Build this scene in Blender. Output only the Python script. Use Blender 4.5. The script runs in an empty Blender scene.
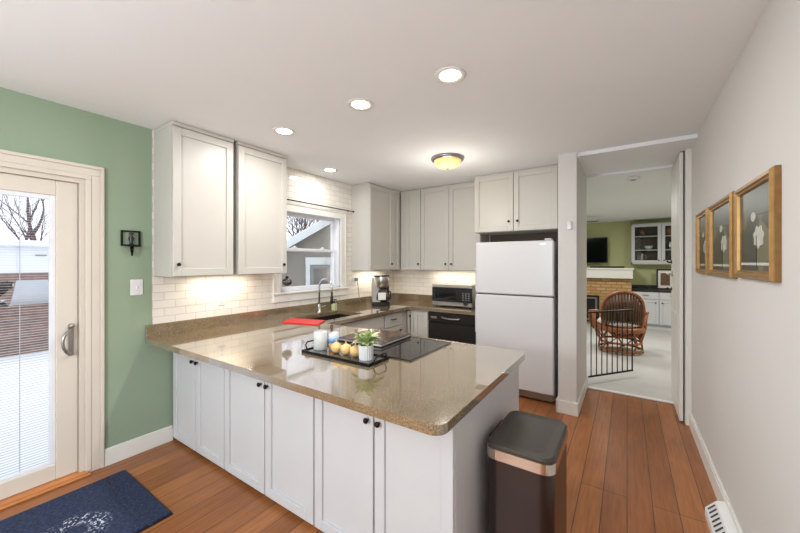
import bpy, math, random
from mathutils import Vector, Matrix
from mathutils.geometry import tessellate_polygon

# ------------------------------------------------------------------ camera, world, exposure
SC = bpy.context.scene
COL = SC.collection
YAW = math.radians(33.9)
cam_data = bpy.data.cameras.new('camera')
cam_data.sensor_width = 36.0
cam_data.lens = 36.0 * 338.0 / 800.0
cam_data.shift_y = -4.0 / 800.0
cam_data.clip_start = 0.05
cam_data.clip_end = 200
cam = bpy.data.objects.new('camera', cam_data)
COL.objects.link(cam)
cam.location = (0, 0, 1.5)
cam.rotation_euler = (math.radians(90), 0, YAW)
SC.camera = cam

SC.view_settings.view_transform = 'Standard'
SC.view_settings.look = 'None'
SC.view_settings.gamma = 1.0
SC.view_settings.use_curve_mapping = False
SC.view_settings.exposure = 0.12

world = bpy.data.worlds.new('overcast_sky')
SC.world = world
world.use_nodes = True
bg = world.node_tree.nodes['Background']
bg.inputs[0].default_value = (0.86, 0.91, 1.0, 1)
bg.inputs[1].default_value = 1.6

LAMP = 10          # ceiling can lights (W)
def area(name, loc, size, power, color=(1, .95, .88), rot=(0, 0, 0), shape='DISK', size_y=None, parent=None):
    l = bpy.data.lights.new(name, 'AREA')
    l.shape = shape
    l.size = size
    if size_y: l.size_y = size_y
    l.energy = power
    l.color = color
    o = bpy.data.objects.new(name, l)
    COL.objects.link(o)
    o.location = loc
    o.rotation_euler = rot
    if parent: o.parent = parent
    return o

# ------------------------------------------------------------------ materials
def s2l(c):
    c = c / 255.0
    return c / 12.92 if c <= 0.04045 else ((c + 0.055) / 1.055) ** 2.4
def rgb(r, g, b): return (s2l(r), s2l(g), s2l(b), 1)

class NT:
    def __init__(self, name):
        self.m = bpy.data.materials.new(name)
        self.m.use_nodes = True
        self.t = self.m.node_tree
        self.b = self.t.nodes['Principled BSDF']
        self.out = self.t.nodes['Material Output']
    def n(self, typ, **kw):
        nd = self.t.nodes.new(typ)
        for k, v in kw.items():
            if k.startswith('i_'):
                key = k[2:]
                nd.inputs[int(key) if key.isdigit() else key.replace('_', ' ')].default_value = v
            else: setattr(nd, k, v)
        return nd
    def l(self, a, b): self.t.links.new(a, b)
    def coords(self, scale=(1, 1, 1)):
        tc = self.n('ShaderNodeTexCoord')
        mp = self.n('ShaderNodeMapping')
        mp.inputs['Scale'].default_value = scale
        self.l(tc.outputs['Object'], mp.inputs['Vector'])
        return mp.outputs[0]
    def ramp(self, fac, stops):
        r = self.n('ShaderNodeValToRGB')
        e = r.color_ramp.elements
        while len(e) < len(stops): e.new(0.5)
        for k, (p, c) in enumerate(stops):
            e[k].position = p
            e[k].color = c
        self.l(fac, r.inputs[0])
        return r.outputs[0]
    def noise(self, vec, scale, detail=3, rough=.5):
        nd = self.n('ShaderNodeTexNoise')
        nd.inputs['Scale'].default_value = scale
        nd.inputs['Detail'].default_value = detail
        nd.inputs['Roughness'].default_value = rough
        if vec is not None: self.l(vec, nd.inputs['Vector'])
        return nd
    def bump(self, h, strength=.2, dist=.01):
        b = self.n('ShaderNodeBump')
        b.inputs['Strength'].default_value = strength
        b.inputs['Distance'].default_value = dist
        self.l(h, b.inputs['Height'])
        self.l(b.outputs[0], self.b.inputs['Normal'])

def mix(nt, fac, a, b, mode='MIX'):
    m = nt.n('ShaderNodeMix', data_type='RGBA', blend_type=mode)
    if isinstance(fac, (int, float)): m.inputs[0].default_value = fac
    else: nt.l(fac, m.inputs[0])
    for i, v in ((6, a), (7, b)):
        if isinstance(v, tuple): m.inputs[i].default_value = v
        else: nt.l(v, m.inputs[i])
    return m.outputs[2]

def simple(name, col, rough=.5, metal=0, var=.04, nscale=6, bump=0, bscale=60, coat=0, spec=None):
    nt = NT(name)
    v = nt.coords()
    nz = nt.noise(v, nscale)
    dk = tuple(c * (1 - var) for c in col[:3]) + (1,)
    lt = tuple(min(1, c * (1 + var)) for c in col[:3]) + (1,)
    nt.l(nt.ramp(nz.outputs[0], [(.3, dk), (.7, lt)]), nt.b.inputs['Base Color'])
    nt.b.inputs['Roughness'].default_value = rough
    nt.b.inputs['Metallic'].default_value = metal
    if coat: nt.b.inputs['Coat Weight'].default_value = coat
    if spec is not None: nt.b.inputs['Specular IOR Level'].default_value = spec
    if bump: nt.bump(nt.noise(v, bscale, 4).outputs[0], bump, .004)
    return nt.m

def emis(name, col, strength):
    nt = NT(name)
    nt.b.inputs['Base Color'].default_value = col
    nt.b.inputs['Emission Color'].default_value = col
    nt.b.inputs['Emission Strength'].default_value = strength
    return nt.m

def glass_mat(name, tint=(1, 1, 1, 1), refl=.35):
    nt = NT(name)
    nt.t.nodes.remove(nt.b)
    tr = nt.n('ShaderNodeBsdfTransparent'); tr.inputs[0].default_value = tint
    gl = nt.n('ShaderNodeBsdfGlossy'); gl.inputs['Roughness'].default_value = .02
    fr = nt.n('ShaderNodeFresnel'); fr.inputs[0].default_value = 1.45
    ma = nt.n('ShaderNodeMath', operation='MULTIPLY'); ma.inputs[1].default_value = refl
    nt.l(fr.outputs[0], ma.inputs[0])
    mx = nt.n('ShaderNodeMixShader')
    nt.l(ma.outputs[0], mx.inputs[0]); nt.l(tr.outputs[0], mx.inputs[1]); nt.l(gl.outputs[0], mx.inputs[2])
    nt.l(mx.outputs[0], nt.out.inputs[0])
    return nt.m

def swizzle(nt, a, b):
    tc = nt.n('ShaderNodeTexCoord')
    sp = nt.n('ShaderNodeSeparateXYZ'); nt.l(tc.outputs['Object'], sp.inputs[0])
    cb = nt.n('ShaderNodeCombineXYZ')
    nt.l(sp.outputs[a], cb.inputs[0]); nt.l(sp.outputs[b], cb.inputs[1])
    return cb.outputs[0]

def brick(name, a, b, w, h, mortar, c1, c2, cm, rough, bump=.3, offset=.5, rough_m=.7):
    nt = NT(name)
    v = swizzle(nt, a, b)
    br = nt.n('ShaderNodeTexBrick')
    nt.l(v, br.inputs['Vector'])
    br.offset = offset
    br.inputs['Scale'].default_value = 1
    br.inputs['Brick Width'].default_value = w
    br.inputs['Row Height'].default_value = h
    br.inputs['Mortar Size'].default_value = mortar
    br.inputs['Mortar Smooth'].default_value = .1
    br.inputs['Color1'].default_value = c1
    br.inputs['Color2'].default_value = c2
    br.inputs['Mortar'].default_value = cm
    nt.l(br.outputs['Color'], nt.b.inputs['Base Color'])
    rr = nt.ramp(br.outputs['Fac'], [(0, (rough,) * 3 + (1,)), (1, (rough_m,) * 3 + (1,))])
    nt.l(rr, nt.b.inputs['Roughness'])
    inv = nt.n('ShaderNodeMath', operation='SUBTRACT'); inv.inputs[0].default_value = 1
    nt.l(br.outputs['Fac'], inv.inputs[1])
    nz = nt.noise(v, 9, 2)
    ad = nt.n('ShaderNodeMath', operation='MULTIPLY_ADD'); ad.inputs[1].default_value = .35
    nt.l(nz.outputs[0], ad.inputs[0]); nt.l(inv.outputs[0], ad.inputs[2])
    nt.bump(ad.outputs[0], bump, .003)
    return nt.m

def wood_floor():
    nt = NT('hardwood_planks')
    v = swizzle(nt, 1, 0)
    br = nt.n('ShaderNodeTexBrick'); nt.l(v, br.inputs['Vector'])
    br.offset = .37; br.offset_frequency = 3
    for k, x in (('Scale', 1), ('Brick Width', 2.6), ('Row Height', .13), ('Mortar Size', .0028), ('Mortar Smooth', .3)):
        br.inputs[k].default_value = x
    br.inputs['Color1'].default_value = rgb(148, 90, 48)
    br.inputs['Color2'].default_value = rgb(178, 115, 66)
    br.inputs['Mortar'].default_value = rgb(74, 44, 26)
    mp = nt.n('ShaderNodeMapping'); mp.inputs['Scale'].default_value = (2.2, 34, 1)
    nt.l(v, mp.inputs[0])
    g = nt.noise(mp.outputs[0], 1.6, 6, .65)
    grain = nt.ramp(g.outputs[0], [(.28, (.6, .58, .56, 1)), (.6, (1.05, 1.05, 1.05, 1))])
    c = mix(nt, .8, br.outputs['Color'], grain, 'MULTIPLY')
    blot = nt.noise(v, 3.2, 3)
    bl = nt.ramp(blot.outputs[0], [(.3, (.82, .8, .78, 1)), (.7, (1.08, 1.08, 1.08, 1))])
    c = mix(nt, .7, c, bl, 'MULTIPLY')
    nt.l(c, nt.b.inputs['Base Color'])
    nt.b.inputs['Roughness'].default_value = .34
    inv = nt.n('ShaderNodeMath', operation='SUBTRACT'); inv.inputs[0].default_value = 1
    nt.l(br.outputs['Fac'], inv.inputs[1])
    nt.bump(inv.outputs[0], .3, .003)
    return nt.m

def granite():
    nt = NT('tan_granite')
    v = nt.coords()
    n1 = nt.noise(v, 130, 3, .7)
    c = nt.ramp(n1.outputs[0], [(.30, rgb(58, 48, 36)), (.43, rgb(116, 99, 76)), (.58, rgb(144, 127, 100)), (.74, rgb(186, 173, 148))])
    n2 = nt.noise(v, 7, 4, .6)
    c2 = nt.ramp(n2.outputs[0], [(.32, (.74, .7, .65, 1)), (.65, (1.06, 1.05, 1.04, 1))])
    nt.l(mix(nt, .75, c, c2, 'MULTIPLY'), nt.b.inputs['Base Color'])
    nt.b.inputs['Roughness'].default_value = .12
    nt.b.inputs['Coat Weight'].default_value = 1.0
    nt.b.inputs['Coat Roughness'].default_value = .02
    nt.b.inputs['Coat IOR'].default_value = 1.75
    nt.b.inputs['Specular IOR Level'].default_value = .9
    return nt.m

def rug_mat():
    nt = NT('navy_rug_pile')
    v = nt.coords()
    n = nt.noise(v, 60, 4, .7)
    base = nt.ramp(n.outputs[0], [(.3, rgb(16, 22, 42)), (.55, rgb(36, 48, 78)), (.75, rgb(66, 80, 112))])
    sub = nt.n('ShaderNodeVectorMath', operation='DISTANCE')
    nt.l(v, sub.inputs[0]); sub.inputs[1].default_value = (.10, .20, .012)
    d = sub.outputs['Value']
    ring = nt.n('ShaderNodeMapRange'); nt.l(d, ring.inputs[0])
    band = nt.ramp(d, [(.05, (0, 0, 0, 1)), (.09, (1, 1, 1, 1)), (.13, (1, 1, 1, 1)), (.17, (0, 0, 0, 1))])
    vo = nt.noise(v, 75, 2, .5)
    sp = nt.ramp(vo.outputs[0], [(.57, (0, 0, 0, 1)), (.62, (1, 1, 1, 1))])
    f = mix(nt, 1.0, band, sp, 'MULTIPLY')
    nt.l(mix(nt, f, base, rgb(205, 212, 222)), nt.b.inputs['Base Color'])
    nt.b.inputs['Roughness'].default_value = .95
    nt.bump(n.outputs[0], .9, .012)
    return nt.m

def patches(name, cols, scale=14, rough=.3):
    nt = NT(name)
    v = nt.coords()
    vo = nt.n('ShaderNodeTexVoronoi'); vo.inputs['Scale'].default_value = scale
    nt.l(v, vo.inputs['Vector'])
    sp = nt.n('ShaderNodeSeparateColor'); nt.l(vo.outputs['Color'], sp.inputs[0])
    nt.l(nt.ramp(sp.outputs[0], [((i + .0) / len(cols), c) for i, c in enumerate(cols)]), nt.b.inputs['Base Color'])
    nt.b.inputs['Roughness'].default_value = rough
    return nt.m

M = {}
M['green'] = simple('sage_green_paint', rgb(144, 162, 138), .75, var=.015, nscale=2, bump=.05, bscale=220)
M['wall'] = simple('pale_greige_paint', rgb(213, 211, 208), .8, var=.01, nscale=2, bump=.05, bscale=220)
M['ceil'] = simple('ceiling_paint', rgb(240, 243, 246), .9, var=.01, nscale=2)
M['trim'] = simple('cream_trim_paint', rgb(214, 205, 192), .4, var=.01)
M['white_trim'] = simple('white_trim_paint', rgb(230, 228, 222), .4, var=.01)
M['cab'] = simple('cabinet_paint', rgb(197, 194, 186), .38, var=.01)
M['cabw'] = simple('white_cabinet_paint', rgb(204, 205, 207), .38, var=.01)
M['floor'] = wood_floor()
M['granite'] = granite()
M['tile_l'] = brick('subway_tile_side', 1, 2, .165, .066, .0028, rgb(232, 228, 220), rgb(224, 219, 210), rgb(196, 190, 180), .14, .5)
M['tile_b'] = brick('subway_tile_rear', 0, 2, .165, .066, .0028, rgb(232, 228, 220), rgb(224, 219, 210), rgb(196, 190, 180), .14, .5)
M['black'] = simple('black_metal', rgb(22, 21, 22), .35, .6, var=.1)
M['blackp'] = simple('black_plastic', rgb(20, 20, 21), .3, var=.1)
M['dw'] = simple('charcoal_appliance', rgb(52, 50, 48), .25, .5, var=.05)
M['chrome'] = simple('chrome', rgb(200, 200, 200), .12, 1, var=.02)
M['steel'] = simple('brushed_steel', rgb(190, 187, 182), .28, 1, var=.04)
M['nickel'] = simple('satin_nickel', rgb(164, 162, 158), .3, 1, var=.04)
M['fridge'] = simple('white_enamel', rgb(214, 214, 216), .3, var=.005, bump=.06, bscale=260)
M['gap'] = simple('gasket_and_gap_shade', rgb(60, 58, 56), .7)  # also paints the shade in the gap by the passage door
M['darkbrown'] = simple('brown_shadow_board', rgb(96, 82, 70), .7)  # plain brown; also stands in for shade round the refrigerator
M['rug'] = rug_mat()
M['rugback'] = simple('black_rubber', rgb(18, 18, 20), .8)
M['gold'] = simple('gilt_frame', rgb(166, 130, 80), .35, .55, var=.12, nscale=25)
M['goldd'] = simple('antique_gilt_edge', rgb(140, 102, 58), .45, .4, var=.15, nscale=25)
M['print'] = patches('botanical_print_ground', [rgb(66, 68, 56), rgb(84, 84, 66), rgb(112, 110, 84), rgb(56, 60, 52)], 5, .4)
M['printsky'] = simple('grey_green_wash', rgb(84, 90, 80), .4, var=.1)
M['motif'] = simple('pale_petals', rgb(214, 214, 204), .2, var=.08, nscale=30)
M['stem'] = simple('leaf_ink', rgb(60, 78, 52), .2)
M['glass'] = glass_mat('clear_pane')
M['cglass'] = glass_mat('cabinet_pane', (.93, .95, .94, 1), .5)
M['jar'] = glass_mat('jar_glass', (.93, .95, .96, 1), 1.0)
def frosted():
    nt = NT('milky_glass')
    nt.b.inputs['Base Color'].default_value = rgb(238, 241, 242)
    nt.b.inputs['Roughness'].default_value = .12
    nt.b.inputs['Alpha'].default_value = .5
    return nt.m
M['frost'] = frosted()
M['trayplate'] = simple('grey_mirror_tray', rgb(120, 118, 114), .1, .8, var=.03)
M['globe'] = simple('smoky_glass', rgb(46, 42, 42), .06, 0, coat=1)
M['blind'] = simple('white_blind_slat', rgb(196, 200, 206), .5)
M['vinyl'] = simple('white_vinyl', rgb(226, 228, 232), .4)
M['cooktop'] = simple('black_ceramic_glass', rgb(30, 28, 25), .035, var=.03, spec=1.0)
M['sink'] = simple('black_composite_sink', rgb(36, 33, 31), .4)
M['red'] = simple('red_silicone', rgb(206, 42, 38), .5, var=.06)
M['cream'] = simple('cream_wax', rgb(226, 218, 196), .5)
M['onion'] = simple('yellow_onion_skin', rgb(232, 192, 128), .4, var=.2, nscale=40)
M['pot'] = simple('white_ceramic', rgb(224, 224, 224), .35)
M['soil'] = simple('dark_soil', rgb(40, 32, 26), .9)
M['leaf'] = simple('pale_green_leaf', rgb(206, 216, 164), .5, var=.25, nscale=40)
M['leafd'] = simple('deep_green_leaf', rgb(140, 168, 98), .5, var=.25, nscale=40)
M['book'] = patches('food_photo_cover', [rgb(30, 27, 25), rgb(58, 52, 48), rgb(38, 36, 34), rgb(84, 60, 46), rgb(70, 72, 66), rgb(40, 35, 32), rgb(34, 30, 28), rgb(134, 78, 50)], 26, .25)
M['paper'] = simple('paper_pages', rgb(228, 226, 220), .7)
M['soap'] = simple('green_soap', rgb(188, 202, 150), .25)
M['labelblue'] = simple('blue_label', rgb(120, 162, 206), .5)
M['labelorange'] = simple('orange_label', rgb(222, 150, 60), .5)
M['can'] = simple('black_stainless', rgb(74, 68, 66), .26, .9, var=.05)
M['canlid'] = simple('dark_lid', rgb(78, 74, 68), .33, .6, var=.05)
M['canband'] = simple('polished_band', rgb(205, 196, 184), .16, 1, var=.03)
M['bulb'] = emis('lit_lens', (1, .96, .9, 1), 9)
M['alabaster'] = emis('amber_alabaster', rgb(255, 204, 136), .8)
M['grayfloor'] = simple('pale_grey_floor', rgb(196, 195, 192), .32, var=.07, nscale=2.4)
M['olive'] = simple('olive_green_paint', rgb(194, 198, 146), .75, var=.02)
M['fbrick'] = brick('yellow_firebrick', 0, 2, .21, .075, .012, rgb(198, 160, 108), rgb(176, 136, 88), rgb(146, 118, 84), .8, .6)
M['screen'] = simple('tv_screen', rgb(14, 18, 18), .08)
M['rattan'] = simple('rattan_cane', rgb(158, 96, 60), .45, var=.2, nscale=18)
M['rattand'] = simple('dark_rattan_pole', rgb(104, 74, 56), .5, var=.3, nscale=18)
M['cushion'] = simple('oatmeal_cushion', rgb(206, 198, 186), .9)
M['snow'] = simple('snow', rgb(240, 243, 248), .8, var=.03, nscale=1.4)
M['fence'] = simple('weathered_fence_board', rgb(138, 112, 100), .85, var=.25, nscale=7)
M['bark'] = simple('winter_bark', rgb(96, 78, 76), .9, var=.2)
M['shrub'] = simple('dark_evergreen', rgb(58, 50, 44), .9, var=.4, nscale=12)
M['siding'] = simple('white_siding', rgb(236, 240, 242), .6, var=.01)
M['stucco'] = simple('grey_tan_siding', rgb(146, 140, 132), .8, var=.04)
M['roofing'] = simple('grey_soffit', rgb(128, 124, 122), .8, var=.06)
M['doorgrey'] = simple('grey_door_paint', rgb(150, 150, 154), .5)
M['threshold'] = simple('oak_threshold', rgb(186, 120, 66), .4, var=.1)
M['carafe'] = simple('dark_coffee_glass', rgb(44, 34, 30), .08, coat=.6)
M['brownplug'] = simple('grey_plug', rgb(120, 116, 112), .5)

# ------------------------------------------------------------------ mesh builder
class MB:
    def __init__(self): self.v = []; self.f = []; self.s = []
    def add(self, vs, fs, smooth=False):
        b = len(self.v)
        self.v += [tuple(p) for p in vs]
        self.f += [tuple(i + b for i in f) for f in fs]
        self.s += [smooth] * len(fs)
        return self
    def box(self, x0, x1, y0, y1, z0, z1, c=0.0):
        if x0 > x1: x0, x1 = x1, x0
        if y0 > y1: y0, y1 = y1, y0
        if z0 > z1: z0, z1 = z1, z0
        c = min(c, (x1 - x0) * .45, (y1 - y0) * .45, (z1 - z0) * .45)
        if c <= 0:
            vs = [(x, y, z) for z in (z0, z1) for y in (y0, y1) for x in (x0, x1)]
            return self.add(vs, [(0, 2, 3, 1), (4, 5, 7, 6), (0, 1, 5, 4), (2, 6, 7, 3), (0, 4, 6, 2), (1, 3, 7, 5)])
        X = (x0, x1); Y = (y0, y1); Z = (z0, z1)
        vs = []; idx = {}
        for i in (0, 1):
            for j in (0, 1):
                for k in (0, 1):
                    sx, sy, sz = (1 if i == 0 else -1), (1 if j == 0 else -1), (1 if k == 0 else -1)
                    for a in range(3):
                        p = [X[i] + sx * c, Y[j] + sy * c, Z[k] + sz * c]
                        p[a] = (X[i], Y[j], Z[k])[a]
                        idx[(i, j, k, a)] = len(vs); vs.append(tuple(p))
        fs = []
        q = [(0, 0), (1, 0), (1, 1), (0, 1)]
        for s in (0, 1):
            f = [idx[(s, a, b, 0)] for a, b in q]; fs.append(f if s else f[::-1])
            f = [idx[(b, s, a, 1)] for a, b in q]; fs.append(f if s else f[::-1])
            f = [idx[(a, b, s, 2)] for a, b in q]; fs.append(f if s else f[::-1])
        for i in (0, 1):
            for j in (0, 1):
                fs.append([idx[(i, j, 0, 0)], idx[(i, j, 0, 1)], idx[(i, j, 1, 1)], idx[(i, j, 1, 0)]])
                fs.append([idx[(i, 0, j, 0)], idx[(i, 0, j, 2)], idx[(i, 1, j, 2)], idx[(i, 1, j, 0)]])
                fs.append([idx[(0, i, j, 1)], idx[(0, i, j, 2)], idx[(1, i, j, 2)], idx[(1, i, j, 1)]])
                for k in (0, 1): fs.append([idx[(i, j, k, 0)], idx[(i, j, k, 1)], idx[(i, j, k, 2)]])
        cx, cy, cz = (x0 + x1) / 2, (y0 + y1) / 2, (z0 + z1) / 2
        C = Vector((cx, cy, cz)); out = []
        for f in fs:
            P = [Vector(vs[i]) for i in f]
            nrm = (P[1] - P[0]).cross(P[2] - P[0])
            m = sum(P, Vector()) / len(P)
            out.append(f if nrm.dot(m - C) > 0 else f[::-1])
        return self.add(vs, out)
    def lathe(self, prof, c=(0, 0, 0), n=24, axis='z', smooth=True):
        vs = []; fs = []
        for r, h in prof:
            for k in range(n):
                a = 2 * math.pi * k / n
                p = (r * math.cos(a), r * math.sin(a), h)
                if axis == 'y': p = (p[0], h, p[1])
                elif axis == '-y': p = (p[0], -h, p[1])
                elif axis == 'x': p = (h, p[0], p[1])
                vs.append((p[0] + c[0], p[1] + c[1], p[2] + c[2]))
        for i in range(len(prof) - 1):
            for k in range(n):
                k2 = (k + 1) % n
                fs.append((i * n + k, i * n + k2, (i + 1) * n + k2, (i + 1) * n + k))
        if prof[0][0] > 1e-5: fs.append(tuple(range(n))[::-1])
        if prof[-1][0] > 1e-5: fs.append(tuple(range((len(prof) - 1) * n, len(prof) * n)))
        return self.add(vs, fs, smooth)
    def tube(self, pts, r, n=8, closed=False, smooth=True):
        P = [Vector(p) for p in pts]; N = len(P)
        R = r if isinstance(r, (list, tuple)) else [r] * N
        vs = []; fs = []; up = None
        for i in range(N):
            if closed: t = P[(i + 1) % N] - P[i - 1]
            else: t = P[min(i + 1, N - 1)] - P[max(i - 1, 0)]
            t.normalize()
            if up is None:
                up = Vector((0, 0, 1)) if abs(t.z) < .9 else Vector((1, 0, 0))
            s = t.cross(up); s.normalize(); up = s.cross(t); up.normalize()
            for k in range(n):
                a = 2 * math.pi * k / n
                vs.append(P[i] + (s * math.cos(a) + up * math.sin(a)) * R[i])
        for i in range(N if closed else N - 1):
            j = (i + 1) % N
            for k in range(n):
                k2 = (k + 1) % n
                fs.append((i * n + k, i * n + k2, j * n + k2, j * n + k))
        if not closed:
            fs.append(tuple(range(n))[::-1]); fs.append(tuple(range((N - 1) * n, N * n)))
        return self.add(vs, fs, smooth)
    def prism(self, poly, z0, z1, smooth=False):
        n = len(poly)
        vs = [(x, y, z0) for x, y in poly] + [(x, y, z1) for x, y in poly]
        fs = [tuple(range(n))[::-1], tuple(range(n, 2 * n))]
        for k in range(n): fs.append((k, (k + 1) % n, n + (k + 1) % n, n + k))
        return self.add(vs, fs, smooth)
    def blob(self, c, r, seg=12, rings=8, sx=1, sy=1, sz=1, jit=0, rnd=None):
        vs = []; fs = []
        for i in range(rings + 1):
            th = math.pi * i / rings
            for k in range(seg):
                a = 2 * math.pi * k / seg
                q = r * (1 + (rnd.uniform(-jit, jit) if rnd else 0))
                vs.append((c[0] + sx * q * math.sin(th) * math.cos(a), c[1] + sy * q * math.sin(th) * math.sin(a), c[2] + sz * q * math.cos(th)))
        for i in range(rings):
            for k in range(seg):
                k2 = (k + 1) % seg
                fs.append((i * seg + k, (i + 1) * seg + k, (i + 1) * seg + k2, i * seg + k2))
        return self.add(vs, fs, True)
    def frame(self, x0, x1, z0, z1, prof):
        """mitred frame in the xz plane; prof = [(inset, y)], closed loop of the moulding section"""
        n = len(prof); vs = []
        for cx, cz, sx, sz in ((x0, z0, 1, 1), (x1, z0, -1, 1), (x1, z1, -1, -1), (x0, z1, 1, -1)):
            for d, y in prof: vs.append((cx + sx * d, y, cz + sz * d))
        fs = []
        for c in range(4):
            d = (c + 1) % 4
            for k in range(n):
                k2 = (k + 1) % n
                fs.append((c * n + k, d * n + k, d * n + k2, c * n + k2))
        return self.add(vs, fs)
    def xf(self, m):
        self.v = [tuple(m @ Vector(p)) for p in self.v]; return self
    def build(self, name, mat, parent=None, **props):
        me = bpy.data.meshes.new(name)
        me.from_pydata(self.v, [], self.f)
        me.polygons.foreach_set('use_smooth', self.s)
        me.materials.append(M[mat] if isinstance(mat, str) else mat)
        me.update()
        o = bpy.data.objects.new(name, me)
        COL.objects.link(o)
        if parent: o.parent = parent
        for k, v in props.items(): o[k] = v
        return o

def recalc(o):
    import bmesh
    bm = bmesh.new(); bm.from_mesh(o.data)
    bmesh.ops.recalc_face_normals(bm, faces=bm.faces)
    bm.to_mesh(o.data); bm.free()
    return o

def struct(name, mb, mat, parent=None):
    o = mb.build(name, mat, parent)
    if not parent: o['kind'] = 'structure'
    return o
def tag(o, label, cat, group=None, kind=None):
    o['label'] = label; o['category'] = cat
    if group: o['group'] = group
    if kind: o['kind'] = kind
    return o
def thing(name, label, cat, loc=(0, 0, 0), rz=0, group=None):
    o = bpy.data.objects.new(name, None)
    o.empty_display_size = .1
    COL.objects.link(o)
    o.location = loc; o.rotation_euler = (0, 0, rz)
    return tag(o, label, cat, group)
def copy_tree(o, parent=None):
    c = o.copy(); COL.objects.link(c)
    if parent: c.parent = parent
    for ch in list(o.children): copy_tree(ch, c)
    return c
PI = math.pi

# ------------------------------------------------------------------ room shell
XL, XR, YB, ZC = -3.2, .49, 4.59, 2.58
YF = -3.2
struct('floor', MB().box(XL, XR + .3, YF, 4.60, -.05, 0), 'floor')
struct('ceiling', MB().box(XL - .14, XR + .14, YF - .14, 3.74, ZC, ZC + .1), 'ceil')
struct('ceiling_passage', MB().box(-.41, XR + .3, 3.74, 4.62, 2.545, 2.68), 'ceil')
struct('ceiling_rear', MB().box(XL - .14, -.41, 3.74, 4.62, ZC, 2.68), 'ceil')
# left wall with door and window openings (door Y -1.15..0.745, window Y 2.37..3.31)
D0, D1, DZ = -1.15, .745, 2.09
W0, W1, WZ0, WZ1 = 2.37, 3.31, 1.17, 2.10
wl = MB()
wl.box(XL - .14, XL, YF, D0, 0, ZC); wl.box(XL - .14, XL, D0, D1, DZ, ZC); wl.box(XL - .14, XL, D1, W0, 0, ZC)
wl.box(XL - .14, XL, W0, W1, 0, WZ0); wl.box(XL - .14, XL, W0, W1, WZ1, ZC); wl.box(XL - .14, XL, W1, YB + .1, 0, ZC)
struct('wall_left', wl, 'green')
struct('wall_back', MB().box(XL, -.575, YB, YB + .1, 0, ZC), 'wall')
struct('wall_partition', MB().box(-.575, -.41, 3.70, 4.69, 0, ZC), 'wall')
struct('wall_right', MB().box(XR, XR + .14, YF, 4.08, 0, ZC), 'wall')
# rear wall of the dining end, with the opening for the added window
wf = MB()
wf.box(XL - .14, -2.7, YF - .14, YF, 0, ZC); wf.box(-2.7, -.4, YF - .14, YF, 0, .8); wf.box(-2.7, -.4, YF - .14, YF, 2.1, ZC)
wf.box(-.4, XR + .14, YF - .14, YF, 0, ZC)
struct('wall_front', wf, 'wall')
# tiles
tl = MB()
T0, T1, TX = 1.154, YB - .008, -3.191
tl.box(XL, TX, T0, W0, .9, ZC); tl.box(XL, TX, W1, T1, .9, ZC); tl.box(XL, TX, W0, W1, .9, WZ0); tl.box(XL, TX, W0, W1, WZ1, ZC)
struct('wall_tile_left', tl, 'tile_l')
struct('wall_tile_back', MB().box(XL, -1.5, YB - .009, YB, .9, 1.45), 'tile_b')
# baseboards
def bboard(name, x0, x1, y0, y1, h=.125):
    mb = MB().box(x0, x1, y0, y1, 0, h - .02)
    cx = .004
    if abs(x1 - x0) < abs(y1 - y0):
        s = (x0, x1 - cx) if name.endswith('left') else (x0 + cx, x1)
        mb.box(s[0], s[1], y0, y1, h - .02, h, .003)
    else: mb.box(x0, x1, y0 + cx, y1, h - .02, h, .003)
    return struct(name, mb, 'white_trim')
bboard('baseboard_left', XL, XL + .018, D1 + .105, 1.30)
bboard('baseboard_right', XR - .018, XR, YF, 4.06, .13)
bp = MB()
bp.box(-.59, -.395, 3.682, 3.70, 0, .13, .004); bp.box(-.41, -.392, 3.70, 4.69, 0, .13, .004); bp.box(-.593, -.575, 3.682, 3.80, 0, .13, .004)
struct('baseboard_partition', bp, 'white_trim')

# ------------------------------------------------------------------ sliding patio door
dr = thing('door_1', 'white sliding patio door', 'door'); del dr['category']; del dr['label']; dr['kind'] = 'structure'
cas = MB()
def casing(mb, y0, y1, z0, z1, w, bottom=False):
    # stepped casing on the left wall (faces +X)
    for i, (o_, i_, t) in enumerate(((w, w * .78, .024), (w * .78, w * .30, .017), (w * .30, 0, .021))):
        x1 = TX + t if bottom else XL + t
        mb.box(XL, x1, y0 - o_, y0 - i_, z0, z1 + i_, .003)
        mb.box(XL, x1, y1 + i_, y1 + o_, z0, z1 + i_, .003)
        mb.box(XL, x1, y0 - o_, y1 + o_, z1 + i_, z1 + o_, .003)
casing(cas, D0, D1, 0, DZ, .103)
struct('door_casing', cas, 'trim', dr)
jm = MB()
jm.box(XL - .14, XL, D1 - .028, D1, 0, DZ); jm.box(XL - .14, XL, D0, D0 + .028, 0, DZ); jm.box(XL - .14, XL, D0 + .028, D1 - .028, DZ - .03, DZ)
struct('door_jamb', jm, 'trim', dr)
struct('door_sill', MB().box(XL - .14, XL + .03, D0, D1 + .02, 0, .022, .006).box(XL + .03, XL + .06, D0, D1 + .02, 0, .012, .004), 'threshold', dr)
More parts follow.
